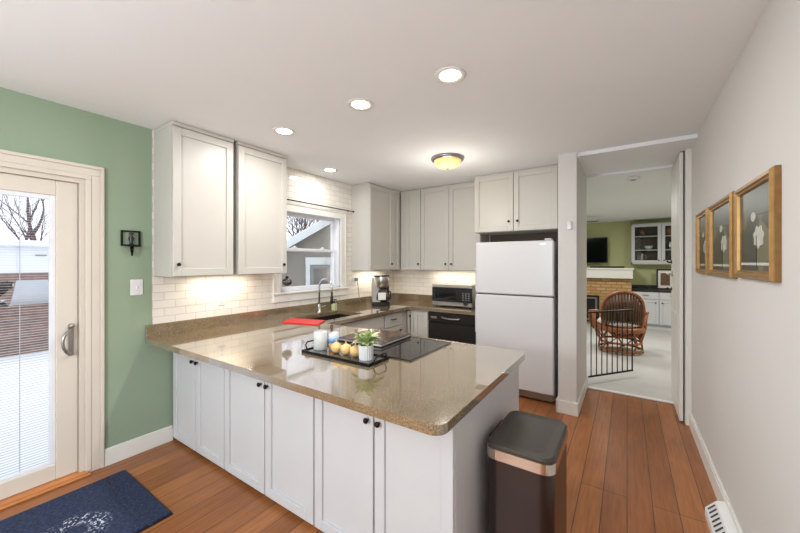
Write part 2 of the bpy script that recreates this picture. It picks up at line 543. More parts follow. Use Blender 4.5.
def slider(y0, y1, xc, g0, g1):
    fr = MB()
    zb, zt, t = .024, DZ - .032, .022
    fr.box(xc - t, xc + t, y0, g0, zb, zt, .004); fr.box(xc - t, xc + t, g1, y1, zb, zt, .004)
    fr.box(xc - t, xc + t, g0, g1, zb, .13, .004); fr.box(xc - t, xc + t, g0, g1, 1.955, zt, .004)
    # glazing bead
    fr.frame(g0 - .012, g1 + .012, .118, 1.967, [(0, -.0), (.012, 0), (.018, .006), (0, .008)]) if False else None
    struct('door_panel', fr, 'trim', dr)
    bd = MB()
    for a, b, c, d in ((g0, g0 + .012, .13, 1.955), (g1 - .03, g1, .13, 1.955), (g0 + .012, g1 - .03, .13, .148), (g0 + .012, g1 - .03, 1.925, 1.955)):
        bd.box(xc - .012, xc + .014, a, b, c, d, .002)
    struct('blind_rail', bd, 'vinyl', dr)
    gl = MB().box(xc + .009, xc + .012, g0, g1, .13, 1.955)
    struct('glass', gl, 'glass', dr)
    bl = MB(); z = .16
    while z < 1.92:
        bl.box(xc - .009, xc + .005, g0 + .012, g1 - .03, z, z + .0012); z += .0165
    for y in (g0 + .12, g1 - .165):
        bl.box(xc + .0055, xc + .007, y, y + .004, .15, 1.93)
    b = struct('blind', bl, 'blind', dr)
slider(-.22, .714, XL - .045, -.11, .603)
slider(-1.12, -.20, XL - .10, -1.01, -.31)
hd = MB()
hp = [(XL - .02, .672, .865), (XL + .02, .665, .868), (XL + .034, .645, .885), (XL + .038, .628, .92), (XL + .038, .623, .955), (XL + .038, .628, .99), (XL + .034, .645, 1.02), (XL + .02, .665, 1.035), (XL - .02, .672, 1.038)]
hd.tube(hp, .0095, 10)
hd.box(XL - .024, XL - .014, .660, .690, .85, 1.07, .004)
hd.lathe([(.016, 0), (.016, .02), (.008, .03)], (XL - .016, .676, 1.06), 14, 'x')
struct('door_handle', hd, 'nickel', dr)

# ------------------------------------------------------------------ kitchen window
wn = thing('window_1', 'x', 'x'); del wn['category']; del wn['label']; wn['kind'] = 'structure'
wc = MB()
casing(wc, W0, W1, WZ0, WZ1 - .02, .10, True)
wc.box(XL, TX + .02, W0 - .10, W1 + .10, WZ0 - .11, WZ0 - .025, .004)
wc.box(XL - .06, TX + .045, W0 - .115, W1 + .115, WZ0 - .025, WZ0, .006)
struct('window_casing', wc, 'white_trim', wn)
wj = MB()
wj.box(XL - .14, XL, W0, W0 + .02, WZ0, WZ1); wj.box(XL - .14, XL, W1 - .02, W1, WZ0, WZ1); wj.box(XL - .14, XL, W0, W1, WZ1 - .02, WZ1); wj.box(XL - .14, XL, W0, W1, WZ0, WZ0 + .015)
struct('window_jamb', wj, 'vinyl', wn)
def sash(name, xc, z0, z1):
    y0, y1, w = W0 + .02, W1 - .02, .042
    s = MB()
    s.box(xc - .016, xc + .016, y0, y0 + w, z0, z1, .003); s.box(xc - .016, xc + .016, y1 - w, y1, z0, z1, .003)
    s.box(xc - .016, xc + .016, y0 + w, y1 - w, z0, z0 + w * .8, .003); s.box(xc - .016, xc + .016, y0 + w, y1 - w, z1 - w * .8, z1, .003)
    o = struct(name, s, 'vinyl', wn)
    MB().box(xc - .002, xc + .002, y0 + w - .003, y1 - w + .003, z0 + .03, z1 - .03).build('window_pane', 'glass', o)
    return o
sash('upper_sash', XL - .095, 1.63, WZ1 - .02)
ls = sash('lower_sash', XL - .06, WZ0 + .015, 1.67)
for y in (2.62, 3.06):
    MB().box(XL - .085, XL - .045, y - .03, y + .03, 1.67, 1.682, .004).lathe([(.012, 0), (.012, .012), (.004, .016)], (XL - .062, y, 1.682), 12).build('sash_lock', 'vinyl', ls)

# unseen window, added to the dining wall to let daylight in
w2 = MB()
for a, b, c, d in ((-2.7, -2.62, .8, 2.1), (-.48, -.4, .8, 2.1), (-2.62, -.48, .8, .88), (-2.62, -.48, 2.02, 2.1), (-1.58, -1.52, .88, 2.02)):
    w2.box(a, b, YF - .1, YF - .04, c, d, .004)
w2o = struct('added_window', w2, 'vinyl')
MB().box(-2.62, -.48, YF - .075, YF - .07, .88, 2.02).build('window_pane', 'glass', w2o)

# ------------------------------------------------------------------ passage to the family room
d2 = struct('door_2', MB().box(.407, .436, 4.10, 4.80, .012, 2.535, .004).box(.402, .407, 4.18, 4.72, .2, 1.0, .002).box(.402, .407, 4.18, 4.72, 1.15, 2.4, .002), 'white_trim')
hl = MB().lathe([(.028, 0), (.028, .008), (.012, .012), (.012, .045)], (.425, 4.56, 1.38), 16, 'x')
hl = MB()
hl.lathe([(.028, 0), (.028, -.008), (.011, -.012), (.011, -.05)], (.402, 4.60, 1.38), 16, 'x')
hl.tube([(.356, 4.60, 1.38), (.352, 4.54, 1.382), (.356, 4.46, 1.376)], .009, 8)
hl.build('door_handle', 'steel', d2)
jb = MB().box(.447, XR + .14, 4.10, 4.62, 0, 2.545).box(.447, .50, 4.055, 4.10, 0, ZC, .004)
struct('trim_1', jb, 'white_trim')
struct('door_gap_shade', MB().box(.437, .446, 4.115, 4.60, 0, 2.545), 'gap')  # dark filler strip, paints the shade inside the gap behind the door
struct('trim_2', MB().box(-.392, .425, 4.575, 4.635, 0, .016, .006), 'white_trim')
for z, lab in ((1.506, 'small black hook on the white passage door above the lever handle'), (1.215, 'small black hook on the white passage door below the lever handle')):
    hk = MB().box(.397, .407, 4.66, 4.70, z - .02, z + .02, .003).tube([(.40, 4.68, z), (.375, 4.68, z - .004), (.36, 4.68, z + .012)], .009, 8)
    tag(hk.build('wall_hook', 'black'), lab, 'hook')

# family room shell
FX0, FX1, FY = -4.0, 2.6, 10.05
struct('floor.001', MB().box(FX0, FX1, 4.60, FY, -.05, .001), 'grayfloor')
struct('ceiling.001', MB().box(FX0, FX1, 4.62, FY, 2.52, 2.62), 'ceil')
struct('wall_far', MB().box(FX0, FX1, FY, FY + .1, 0, 2.62), 'olive')
struct('wall_far_left', MB().box(FX0 - .1, FX0, 4.6, FY + .1, 0, 2.62), 'olive')
struct('wall_far_right', MB().box(FX1, FX1 + .1, 4.6, FY + .1, 0, 2.62), 'olive')
struct('wall_divider', MB().box(FX0, XL, YB + .02, 4.69, 0, 2.62).box(XL, -.575, YB + .1, 4.69, 0, 2.62).box(XR + .14, FX1, 4.5, 4.62, 0, 2.62), 'wall')

# ------------------------------------------------------------------ cabinets
def shaker(w, h, rail=.058, t=.022, rec=.014):
    mb = MB()
    mb.box(0, rail, -t, 0, 0, h, .0025); mb.box(w - rail, w, -t, 0, 0, h, .0025)
    mb.box(rail, w - rail, -t, 0, 0, rail, .0025); mb.box(rail, w - rail, -t, 0, h - rail, h, .0025)
    mb.box(rail - .004, w - rail + .004, -t + rec, -.001, rail - .004, h - rail + .004)
    return mb
def shift(mb, x, y, z):
    mb.v = [(a + x, b + y, c + z) for a, b, c in mb.v]; return mb
def knob_mb(x, z, y=-.02):
    return MB().lathe([(.006, 0), (.006, .012), (.0135, .017), (.0145, .023), (.011, .028), (0.0, .029)], (x, y, z), 14, '-y')
def pull_mb(x, z, L=.09, y=-.02):
    return MB().tube([(x - L / 2, y, z), (x - L / 2, y - .025, z), (x - L / 2 + .01, y - .03, z), (x + L / 2 - .01, y - .03, z), (x + L / 2, y - .025, z), (x + L / 2, y, z)], .0055, 8)
def cabinet(name, label, loc, rz, w, h, d, doors, mat='cab', base=False, group=None, knobmat='black', crown=False, cat='cabinet', well=None):
    """doors: (kind, x0, x1, z0, z1, knob_x, knob_z)"""
    t = thing(name, label, cat, loc, rz, group)
    b = MB()
    if base:
        b.box(.0, w, .03, d, 0, .03)
        if well: b.box(0, w, 0, d, .03, well); b.box(0, w, 0, .02, well, h); b.box(0, .018, .02, d, well, h); b.box(w - .018, w, .02, d, well, h)
        else: b.box(0, w, 0, d, .03, h, .001)
    else: b.box(0, w, 0, d, 0, h, .0015)
    b.build('body', mat, t)
    if crown:
        MB().box(-.002, w + .002, -.026, d, h - .03, h, .004).build('crown', mat, t)
    for k, x0, x1, z0, z1, kx, kz in doors:
        if k == 'door': o = shift(shaker(x1 - x0, z1 - z0), x0, -.001, z0).build('door', mat, t)
        elif k == 'drawer': o = MB().box(x0, x1, -.021, -.001, z0, z1, .003).build('drawer', mat, t)
        elif k == 'false': o = MB().box(x0, x1, -.021, -.001, z0, z1, .003).build('false_front', mat, t)
        else: o = shift(shaker(x1 - x0, z1 - z0), x0, -.001, z0).build('panel', mat, t)
        if kx is not None:
            if k == 'drawer': pull_mb(kx, kz, .09, -.021).build('handle', knobmat, o)
            else: knob_mb(kx, kz, -.021).build('knob', knobmat, o)
    return t
CT, CB = .90, .86
# peninsula: three double-door cabinets facing the camera (front face at Y=1.32)
PX = [-3.18, -2.79, -2.38, -1.905, -1.452, -1.027, -.60]
labs = ['white peninsula base cabinet beside the green wall, under the counter\'s left end',
        'white peninsula base cabinet in the middle, under the bright window reflection on the counter',
        'white peninsula base cabinet at the rounded counter corner, next to the trash can']
kn = [(190, 194), (256, 266), (363, 379)]
for i in range(3):
    x0, xm, x1 = PX[2 * i], PX[2 * i + 1], PX[2 * i + 2]
    g = .005
    ks = [(-2.865, -2.79 + .045), (-1.955, -1.905 + .045 + .01), (-1.075, -1.027 + .045)]
    ds = [('door', g, xm - x0 - g, .028, .85, xm - x0 - .035, .725), ('door', xm - x0 + g, x1 - x0 - g, .028, .85, xm - x0 + .035, .725)]
    cabinet('base_cabinet', labs[i], (x0, 1.32, 0), 0, x1 - x0 - .001, CB, 1.0, ds, 'cabw', True, 'peninsula cabinets')
# left run (faces +X): front carcass face at X=-2.54 ; local x -> +Y
def left_cab(name, label, y0, y1, doors, base=True, front=-2.54, z=0, h=CB, group=None, crown=False, well=None):
    return cabinet(name, label, (front, y0, z), PI / 2, y1 - y0 - .001, h, abs(XL - front) - .012, doors, 'cab', base, group, crown=crown, well=well)
left_cab('sink_base_cabinet', 'off-white sink base cabinet behind the peninsula under the black sink', 2.36, 3.405,
         [('false', .01, 1.035, .69, .84, None, None), ('door', .01, .52, .11, .68, .47, .62), ('door', .525, 1.035, .11, .68, .575, .62)], well=.66)
left_cab('drawer_cabinet', 'off-white base cabinet with a bar-pulled drawer, right of the sink', 3.41, 3.90,
         [('drawer', .01, .385, .67, .84, .18, .765), ('door', .01, .385, .11, .66, .33, .6)])
left_cab('corner_base_cabinet', 'narrow off-white base cabinet with a single knob at the inside corner', 3.90, 4.57, [], h=CB)
cabinet('filler_cabinet', 'off-white panelled base cabinet front left of the dark dishwasher', (-2.52, 3.95, 0), 0, .325, CB, .62,
        [('door', .004, .10, .11, .84, .055, .77), ('panel', .104, .322, .11, .84, None, None)], 'cab', True)
# uppers on the left wall
UZ, UH = 1.39, ZC - 1.39 - .003
left_cab('wall_cabinet', 'off-white upper cabinet nearest the green wall, above the tiled outlet', 1.163, 1.645,
         [('door', .004, .478, .004, UH - .035, .038, .095)], False, -2.88, UZ, UH, 'upper cabinets left of the window', True)
left_cab('wall_cabinet', 'off-white upper cabinet touching the kitchen window, second from green wall', 1.685, 2.205,
         [('door', .004, .516, .004, UH - .035, .47, .09)], False, -2.88, UZ, UH, 'upper cabinets left of the window', True)
left_cab('wall_cabinet', 'off-white upper cabinet above the coffee maker, right of the window', 3.535, 4.575,
         [('door', .004, .53, .004, UH - .02, .485, .09), ('panel', .535, .705, .004, UH - .02, None, None)], False, -2.88, UZ, UH)
# uppers on the back wall
cabinet('wall_cabinet', 'off-white upper corner cabinet with a narrow single-knob door', (-2.855, 4.272, UZ), 0, .36, UH, .305,
        [('door', .10, .356, .004, UH - .02, .325, .09)], 'cab')
cabinet('wall_cabinet', 'off-white double-door upper cabinet above the microwave', (-2.494, 4.272, UZ), 0, .905, UH, .305,
        [('door', .004, .448, .004, UH - .02, .405, .09), ('door', .453, .90, .004, UH - .02, .492, .09)], 'cab')
cabinet('wall_cabinet', 'off-white double-door upper cabinet over the white refrigerator', (-1.585, 4.04, 1.868), 0, 1.005, ZC - 1.868 - .003, .54,
        [('door', .004, .478, .004, .685, .43, .115), ('door', .484, .955, .004, .685, .53, .115)], 'cab')

# ------------------------------------------------------------------ countertop
def rounded(pts, rad):
    out = []; n = len(pts)
    for i, (p, r) in enumerate(zip(pts, rad)):
        P = Vector(p); A = Vector(pts[i - 1]); B = Vector(pts[(i + 1) % n])
        if r <= 0: out.append(p); continue
        da = (A - P).normalized(); db = (B - P).normalized()
        c = P + (da + db) * r
        a0 = math.atan2(*((P + da * r) - c).yx); a1 = math.atan2(*((P + db * r) - c).yx)
        dlt = (a1 - a0 + PI) % (2 * PI) - PI
        for k in range(9):
            a = a0 + dlt * k / 8
            out.append((c.x + r * math.cos(a), c.y + r * math.sin(a)))
    return out
CX0, CY1 = TX, YB - .009
outer = rounded([(CX0, 1.10), (-.56, 1.10), (-.56, 2.36), (-2.47, 2.36), (-2.47, 3.90), (-1.505, 3.90), (-1.505, CY1), (CX0, CY1)],
                [.02, .055, .05, .03, .03, 0, 0, 0])
hole = rounded([(-2.99, 2.42), (-2.99, 3.08), (-2.585, 3.08), (-2.585, 2.42)], [.04] * 4)
def slab(outer, hole, z0, z1):
    loops = [[Vector((x, y, 0)) for x, y in outer]] + ([[Vector((x, y, 0)) for x, y in hole]] if hole else [])
    tris = tessellate_polygon(loops)
    allp = list(outer) + list(hole or [])
    n = len(allp)
    vs = [(x, y, z0) for x, y in allp] + [(x, y, z1) for x, y in allp]
    fs = []
    for a, b, c in tris:
        ax, ay = allp[a]; bx_, by = allp[b]; cx, cy = allp[c]
        if (bx_ - ax) * (cy - ay) - (by - ay) * (cx - ax) < 0: b, c = c, b
        fs += [(n + a, n + b, n + c), (c, b, a)]
    m = len(outer)
    for k in range(m): fs.append((k, (k + 1) % m, n + (k + 1) % m, n + k))
    if hole:
        h = len(hole)
        for k in range(h):
            i, j = m + k, m + (k + 1) % h
            fs.append((i, j, n + j, n + i))
    return MB().add(vs, fs)
ct = recalc(slab(outer, hole, CB, CT).build('countertop', 'granite'))
bv = ct.modifiers.new('edge', 'BEVEL'); bv.width = .012; bv.segments = 3; bv.limit_method = 'ANGLE'; bv.angle_limit = math.radians(50)
tag(ct, 'glossy tan speckled granite countertop wrapping round the kitchen as a U', 'countertop')
MB().box(TX, TX + .02, 1.106, CY1, CT - .002, 1.0, .002).build('side_backsplash', 'granite', ct)
MB().box(TX + .02, -1.505, CY1 - .02, CY1, CT - .002, 1.0, .002).build('rear_backsplash', 'granite', ct)

# sink, faucet
sk = MB()
x0, x1, y0, y1, zb = -2.995, -2.58, 2.415, 3.085, .70
sk.box(x0, x1, y0, y1, zb - .01, zb)
for a in ((x0 - .008, x0, y0, y1), (x1, x1 + .008, y0, y1), (x0, x1, y0 - .008, y0), (x0, x1, y1, y1 + .008), (x0, x1, 2.74, 2.76)):
    sk.box(a[0], a[1], a[2], a[3], zb, .858 if a[2] != 2.74 else .83)
tag(sk.build('sink', 'sink'), 'black undermount double sink below the window', 'sink')
fc = thing('faucet', 'tall chrome gooseneck faucet with black spray head behind the sink', 'faucet', (-3.05, 2.81, CT))
MB().lathe([(.032, 0), (.032, .008), (.022, .014), (.019, .09), (.015, .1)], (0, 0, 0), 18).build('base', 'chrome', fc)
pts = [(0, 0, .08), (0, 0, .30)] + [(.105 - .105 * math.cos(a), 0, .30 + .105 * math.sin(a)) for a in [PI * k / 10 for k in range(1, 11)]] + [(.21, 0, .20)]
MB().tube(pts, .0115, 10).build('spout', 'chrome', fc)
MB().lathe([(.013, 0), (.019, .01), (.017, .08), (.013, .09)], (.21, 0, .12), 14).build('spray_head', 'blackp', fc)
MB().tube([(0, .02, .06), (.01, .05, .065), (.03, .085, .08)], .007, 8).build('handle', 'chrome', fc)
# soap
sp = thing('soap_bottle', 'small pale green soap bottle with dark pump by the faucet', 'soap bottle', (-3.02, 3.03, CT))
MB().box(-.028, .028, -.03, .03, 0, .095, .01).build('bottle', 'soap', sp)
MB().lathe([(.012, .095), (.012, .11), (.004, .112), (.004, .135)], (0, 0, 0), 10).box(-.006, .04, -.007, .007, .133, .145, .002).build('pump', 'blackp', sp)
# red mat
rm = MB().prism([(-2.84, 2.125), (-2.96, 2.345), (-2.56, 2.44), (-2.45, 2.235)], .901, .911)
tag(rm.build('cutting_mat', 'red'), 'thin bright red cutting mat lying at the sink corner', 'cutting mat')

# ------------------------------------------------------------------ appliances
fr = thing('refrigerator', 'white top-freezer refrigerator standing in the alcove by the partition wall', 'refrigerator', (-1.063, 3.82, 0))
w = .427
MB().box(-w + .006, w - .006, .085, .74, .02, 1.725, .006).build('body', 'fridge', fr)
for n_, a, b in (('freezer_door', 1.142, 1.735), ('fridge_door', .10, 1.128)):
    o = MB().box(-w, w, 0, .075, a, b, .012).build(n_, 'fridge', fr)
    hx = -w + .03
    lo, hi = (a + .04, a + .30) if n_ == 'freezer_door' else (b - .45, b - .05)
    MB().box(-w - .008, -w + .002, .008, .06, lo, hi, .004).build('handle', 'fridge', o)
MB().box(-w + .01, w - .01, .055, .085, 1.10, 1.15).build('gasket', 'gap', fr)
g = MB().box(-w + .01, w - .01, .04, .06, .02, .095, .003)
for k in range(3): g.box(-w + .03, w - .03, .034, .04, .03 + k * .02, .04 + k * .02)
g.build('toe_grille', 'nickel', fr)
MB().box(w - .09, w - .02, -.004, .1, 1.736, 1.755, .006).build('hinge_cover', 'fridge', fr)
MB().box(w - .13, w - .08, -.003, 0, 1.69, 1.705).build('badge', 'steel', fr)
struct('fridge_gap_shade', MB().box(-1.545, -.58, 4.50, 4.585, 1.6, 1.868).box(-.632, -.58, 4.05, 4.58, 1.0, 1.868), 'darkbrown')  # brown boards that paint the shade of the gaps round the refrigerator

dw = thing('dishwasher', 'charcoal dishwasher under the counter below the microwave', 'dishwasher', (-2.185, 3.93, 0))
MB().box(0, .665, .02, .6, .02, .855).build('body', 'dw', dw)
MB().box(.003, .662, -.01, .02, .12, .72, .006).build('door', 'dw', dw)
cp = MB().box(.003, .662, -.014, .02, .725, .855, .006).build('control_panel', 'dw', dw)
MB().tube([(.2, -.014, .80), (.22, -.03, .79), (.33, -.035, .782), (.44, -.03, .79), (.46, -.014, .80)], .008, 8).build('handle', 'steel', cp)
MB().box(.04, .13, -.017, -.013, .77, .80, .002).build('badge', 'steel', cp)

mw = thing('microwave', 'silver and black microwave oven on the counter left of the refrigerator', 'microwave', (-2.24, 4.13, CT), math.radians(0))
MB().box(0, .58, .015, .36, .012, .30, .006).build('body', 'steel', mw)
MB().box(.0, .415, 0, .016, .072, .262, .003).build('door', 'blackp', mw)
MB().box(.05, .36, -.003, 0, .10, .235, .004).build('door_window', 'screen', mw)
MB().box(.0, .58, 0, .016, .262, .30, .004).build('top_strip', 'steel', mw)
MB().box(.0, .58, 0, .016, .02, .072, .004).build('bottom_strip', 'steel', mw)
kp = MB().box(.415, .58, 0, .016, .072, .262, .003).build('control_panel', 'blackp', mw)
bt = MB()
for i in range(3):
    for j in range(4): bt.box(.445 + i * .04, .47 + i * .04, -.003, 0, .10 + j * .028, .116 + j * .028, .001)
bt.build('keypad', 'nickel', kp)
MB().lathe([(.03, 0), (.03, .012), (.02, .022), (0, .023)], (.495, 0, .062), 18, '-y').build('dial', 'blackp', mw)
for x in (.04, .54):
    for y in (.05, .32): MB().lathe([(.012, 0), (.012, .013)], (x, y, 0), 10).build('foot', 'blackp', mw)

cm = thing('coffee_maker', 'black and steel drip coffee maker in the back left corner', 'coffee maker', (-2.93, 3.86, CT), math.radians(40))
cm.scale = (1.15, 1.15, 1.2)
MB().box(-.11, .11, -.13, .13, 0, .04, .01).build('base', 'blackp', cm)
MB().box(-.11, -.0, .03, .13, .04, .33, .012).box(-.10, .0, -.10, .13, .04, .06).build('water_tank', 'steel', cm)
MB().box(.0, .11, .03, .13, .04, .33, .012).build('column', 'blackp', cm)
MB().lathe([(.06, .20), (.085, .23), (.095, .32), (.092, .335)], (.02, -.02, 0), 22).build('filter_basket', 'steel', cm)
MB().lathe([(.0, .35), (.10, .35), (.104, .34), (.10, .333)], (.01, -.01, 0), 22).build('lid', 'blackp', cm)
cf = MB().lathe([(.06, .042), (.075, .07), (.072, .12), (.05, .165), (.052, .185)], (.02, -.045, 0), 22).build('carafe', 'carafe', cm)
MB().tube([(.075, -.10, .17), (.115, -.14, .16), (.115, -.14, .09), (.085, -.105, .07)], .009, 8).build('handle', 'blackp', cf)
MB().box(-.035, .06, -.124, -.119, .065, .15, .003).build('label', 'paper', cf)

ctp = thing('cooktop', 'black glass cooktop set into the peninsula', 'cooktop', (-1.47, 2.01, CT))
MB().box(-.385, .385, -.28, .28, .0, .007, .002).build('glass_surface', 'cooktop', ctp)
rg = MB()
MB().frame(-.388, .388, -.283, .283, [(0, 0), (.008, 0), (.008, .009), (0, .009)]).xf(Matrix(((1, 0, 0, 0), (0, 0, 1, 0), (0, 1, 0, 0), (0, 0, 0, 1)))).build('trim_frame', 'blackp', ctp)

# ------------------------------------------------------------------ things on the peninsula
bk = thing('cookbook', 'dark hardback cookbook with food photo cover lying on the cooktop', 'book', (-1.625, 2.075, CT + .0095), math.radians(2))
MB().box(-.20, .20, -.205, .205, .0, .004).build('back_cover', 'blackp', bk)
MB().box(-.195, .194, -.2, .2, .004, .019).build('pages', 'paper', bk)
MB().box(-.20, .20, -.205, .205, .019, .023).build('front_cover', 'book', bk)

ty = thing('serving_tray', 'long black metal tray with looped handles on the peninsula', 'tray', (-1.515, 1.605, CT))
MB().box(-.285, .285, -.095, .095, .004, .010, .002).box(-.26, .26, -.08, .08, 0, .005).build('plate', 'trayplate', ty)
MB().frame(-.288, .288, -.10, .10, [(0, 0), (.008, 0), (.008, .018), (0, .018)]).xf(Matrix(((1, 0, 0, 0), (0, 0, 1, 0), (0, 1, 0, 0), (0, 0, 0, 1)))).build('rim', 'black', ty)
for s in (-1, 1):
    MB().tube([(s * .284, -.055, .012), (s * .30, -.055, .04), (s * .308, -.035, .055), (s * .308, .035, .055), (s * .30, .055, .04), (s * .284, .055, .012)], .005, 8).build('handle', 'black', ty)
TZ = CT + .0105
cj = thing('candle_jar', 'clear glass jar holding a cream candle at the tray\'s left end', 'candle jar', (-1.735, 1.61, TZ))
MB().lathe([(.0, .0), (.043, .0), (.046, .01), (.046, .115), (.04, .125), (.038, .12), (.042, .108), (.042, .012), (0, .008)], n=20).build('jar', 'frost', cj)
MB().lathe([(0, .01), (.04, .01), (.04, .075), (0, .077)], n=18).build('candle', 'cream', cj)
gj = thing('glass_cup', 'clear glass cup with a blue and orange label behind the onions', 'glass', (-1.70, 1.66, TZ))
gj.location = (-1.665, 1.665, TZ)
MB().lathe([(0, 0), (.032, 0), (.036, .11), (.033, .11), (.03, .008), (0, .006)], n=18).build('cup', 'frost', gj)
MB().lathe([(.0352, .045), (.0366, .078)], n=18).build('upper_label', 'labelblue', gj)
MB().lathe([(.0335, .012), (.0345, .032)], n=18).build('lower_label', 'labelorange', gj)
rnd = random.Random(4)
on_labels = ['yellow onion on the black tray, leftmost of the row of three', 'yellow onion in the middle of the row of three on the tray', 'yellow onion on the tray touching the white plant pot']
for i, x in enumerate((-1.575, -1.495, -1.418)):
    o = thing('onion', on_labels[i], 'onion', (x, 1.60 + .004 * i, TZ), rnd.uniform(0, 6), 'onions on the tray')
    MB().lathe([(0, 0), (.012, .001), (.03, .015), (.0375, .035), (.031, .055), (.014, .066), (.005, .072)], n=16).build('bulb', 'onion', o)
    MB().lathe([(.005, .070), (.004, .08), (.001, .086)], n=8).build('stem', 'onion', o)
pp = thing('potted_plant', 'small pale green plant in a white ribbed pot on the tray', 'potted plant', (-1.325, 1.60, TZ))
prof_n = 40
vs = MB()
ring = []
pot = MB()
for k in range(prof_n): pass
def ribbed(mb, r0, r1, z0, z1, n=40, amp=.0012):
    vs = []; fs = []
    for i, (r, z) in enumerate(((r0 * .5, z0), (r0, z0), (r0 * .5 + r1 * .5, (z0 + z1) / 2), (r1, z1), (r1 - .005, z1), (r1 - .006, z1 - .015))):
        for k in range(n):
            a = 2 * PI * k / n
            q = r + (amp if k % 2 else -amp)
            vs.append((q * math.cos(a), q * math.sin(a), z))
    for i in range(5):
        for k in range(n):
            k2 = (k + 1) % n
            fs.append((i * n + k, i * n + k2, (i + 1) * n + k2, (i + 1) * n + k))
    fs.append(tuple(range(n))[::-1])
    return mb.add(vs, fs)
ribbed(MB(), .041, .046, 0, .088).build('pot', 'pot', pp)
MB().lathe([(0, .078), (.041, .078)], n=20).build('soil', 'soil', pp)
def leaf(mb, base, dirv, L, W, droop=.3):
    d = Vector(dirv).normalized(); s = d.cross(Vector((0, 0, 1)))
    if s.length < .1: s = Vector((1, 0, 0))
    s.normalize(); b = Vector(base); vs = []; fs = []
    N = 5
    for i in range(N + 1):
        t = i / N
        c = b + d * L * t + Vector((0, 0, -droop * L * t * t))
        ww = W * math.sin(PI * min(.98, .08 + t * .92)) * .5
        vs += [c - s * ww + Vector((0, 0, ww * .3)), c, c + s * ww + Vector((0, 0, ww * .3))]
    for i in range(N):
        a = i * 3
        fs += [(a, a + 3, a + 4, a + 1), (a + 1, a + 4, a + 5, a + 2)]
    mb.add(vs, fs, True)
fo = MB(); fo2 = MB(); st = MB()
for k in range(44):
    a = rnd.uniform(0, 2 * PI); e = rnd.uniform(.1, 1.2)
    r = rnd.uniform(.0, .03); b = (r * math.cos(a), r * math.sin(a), rnd.uniform(.085, .12))
    st.tube([(r * .6 * math.cos(a), r * .6 * math.sin(a), .075), b], .0015, 5)
    leaf(fo if k % 3 else fo2, b, (math.cos(a) * math.cos(e), math.sin(a) * math.cos(e), math.sin(e)), rnd.uniform(.07, .125), rnd.uniform(.03, .045), .35)
fo.build('leaves', 'leaf', pp); fo2.build('dark_leaves', 'leafd', pp); st.build('stems', 'leafd', pp)

# ------------------------------------------------------------------ trash can
tc = thing('trash_can', 'tall black stainless step trash can with chamfered corners beside the peninsula', 'trash can', (-.405, 1.755, 0))
def octo(hx, hy, c):
    q = rounded([(-hx, -hy), (hx, -hy), (hx, hy), (-hx, hy)], [c * .85] * 4)
    return q
def octo_plain(hx, hy, c): return [(-hx + c, -hy), (hx - c, -hy), (hx, -hy + c), (hx, hy - c), (hx - c, hy), (-hx + c, hy), (-hx, hy - c), (-hx, -hy + c)]
HX, HY = .152, .225
MB().prism(octo(HX - .006, HY - .006, .062), .012, .60).build('body', 'can', tc)
MB().prism(octo(HX - .002, HY - .002, .06), 0, .014).build('foot_ring', 'blackp', tc)
MB().prism(octo(HX, HY, .063), .595, .640).build('rim_band', 'canband', tc)
ld = MB(); A = octo(HX - .002, HY - .002, .063); B = octo(HX - .012, HY - .012, .06); C_ = octo(HX - .05, HY - .05, .05)
n = len(A)
vs = [(x, y, .640) for x, y in A] + [(x, y, .652) for x, y in A] + [(x, y, .660) for x, y in B] + [(x, y, .657) for x, y in C_]
fs = [(i * n + k, i * n + (k + 1) % n, (i + 1) * n + (k + 1) % n, (i + 1) * n + k) for i in range(3) for k in range(n)] + [tuple(range(3 * n, 4 * n))]
ld.add(vs, fs).build('lid', 'canlid', tc)
MB().box(-HX - .022, -HX + .008, -.10, .10, .36, .645, .014).build('hinge_housing', 'blackp', tc)
MB().box(-.07, .07, -HY - .035, -HY + .01, .02, .045, .006).build('pedal', 'blackp', tc)

# ------------------------------------------------------------------ floor mat and register
rg_ = thing('door_mat', 'dark navy door mat with speckled white pattern by the patio door', 'rug', (-2.62, .34, 0))
mbm = MB(); nx, ny = 30, 46
mbm.box(-.37, .37, -.57, .57, .004, .018, .005)
mbm.build('pile', 'rug', rg_)
MB().box(-.378, .378, -.578, .578, 0, .006, .002).build('backing', 'rugback', rg_)
rv = thing('floor_register', 'white air deflector register with slots at the right baseboard', 'register', (XR - .019, 2.44, 0))
secs = ((-.30, .0), (-.27, 1), (.24, 1), (.31, .25))
vs = []; fs = []
for y, k in secs:
    d, h = .035 + .052 * k, .05 + .05 * k
    vs += [(0, y, 0), (-d, y, 0), (-d, y, h * .45), (-d * .45, y, h), (0, y, h + .012)]
for i in range(3):
    for j in range(5):
        a_ = i * 5 + j; b_ = i * 5 + (j + 1) % 5
        fs.append((a_, b_, b_ + 5, a_ + 5))
fs += [(0, 1, 2, 3, 4), (19, 18, 17, 16, 15)]
recalc(MB().add(vs, fs).build('body', 'pot', rv))
for k in range(12):
    y = -.24 + k * .04
    f = lambda t: (-.087 + (.087 - .039) * t - .0015, .045 + .055 * t + .0012)
    p, q = f(.2), f(.85)
    MB().add([(p[0], y, p[1]), (p[0], y + .016, p[1]), (q[0], y + .016, q[1]), (q[0], y, q[1])], [(0, 3, 2, 1)]).build('slot', 'gap', rv)

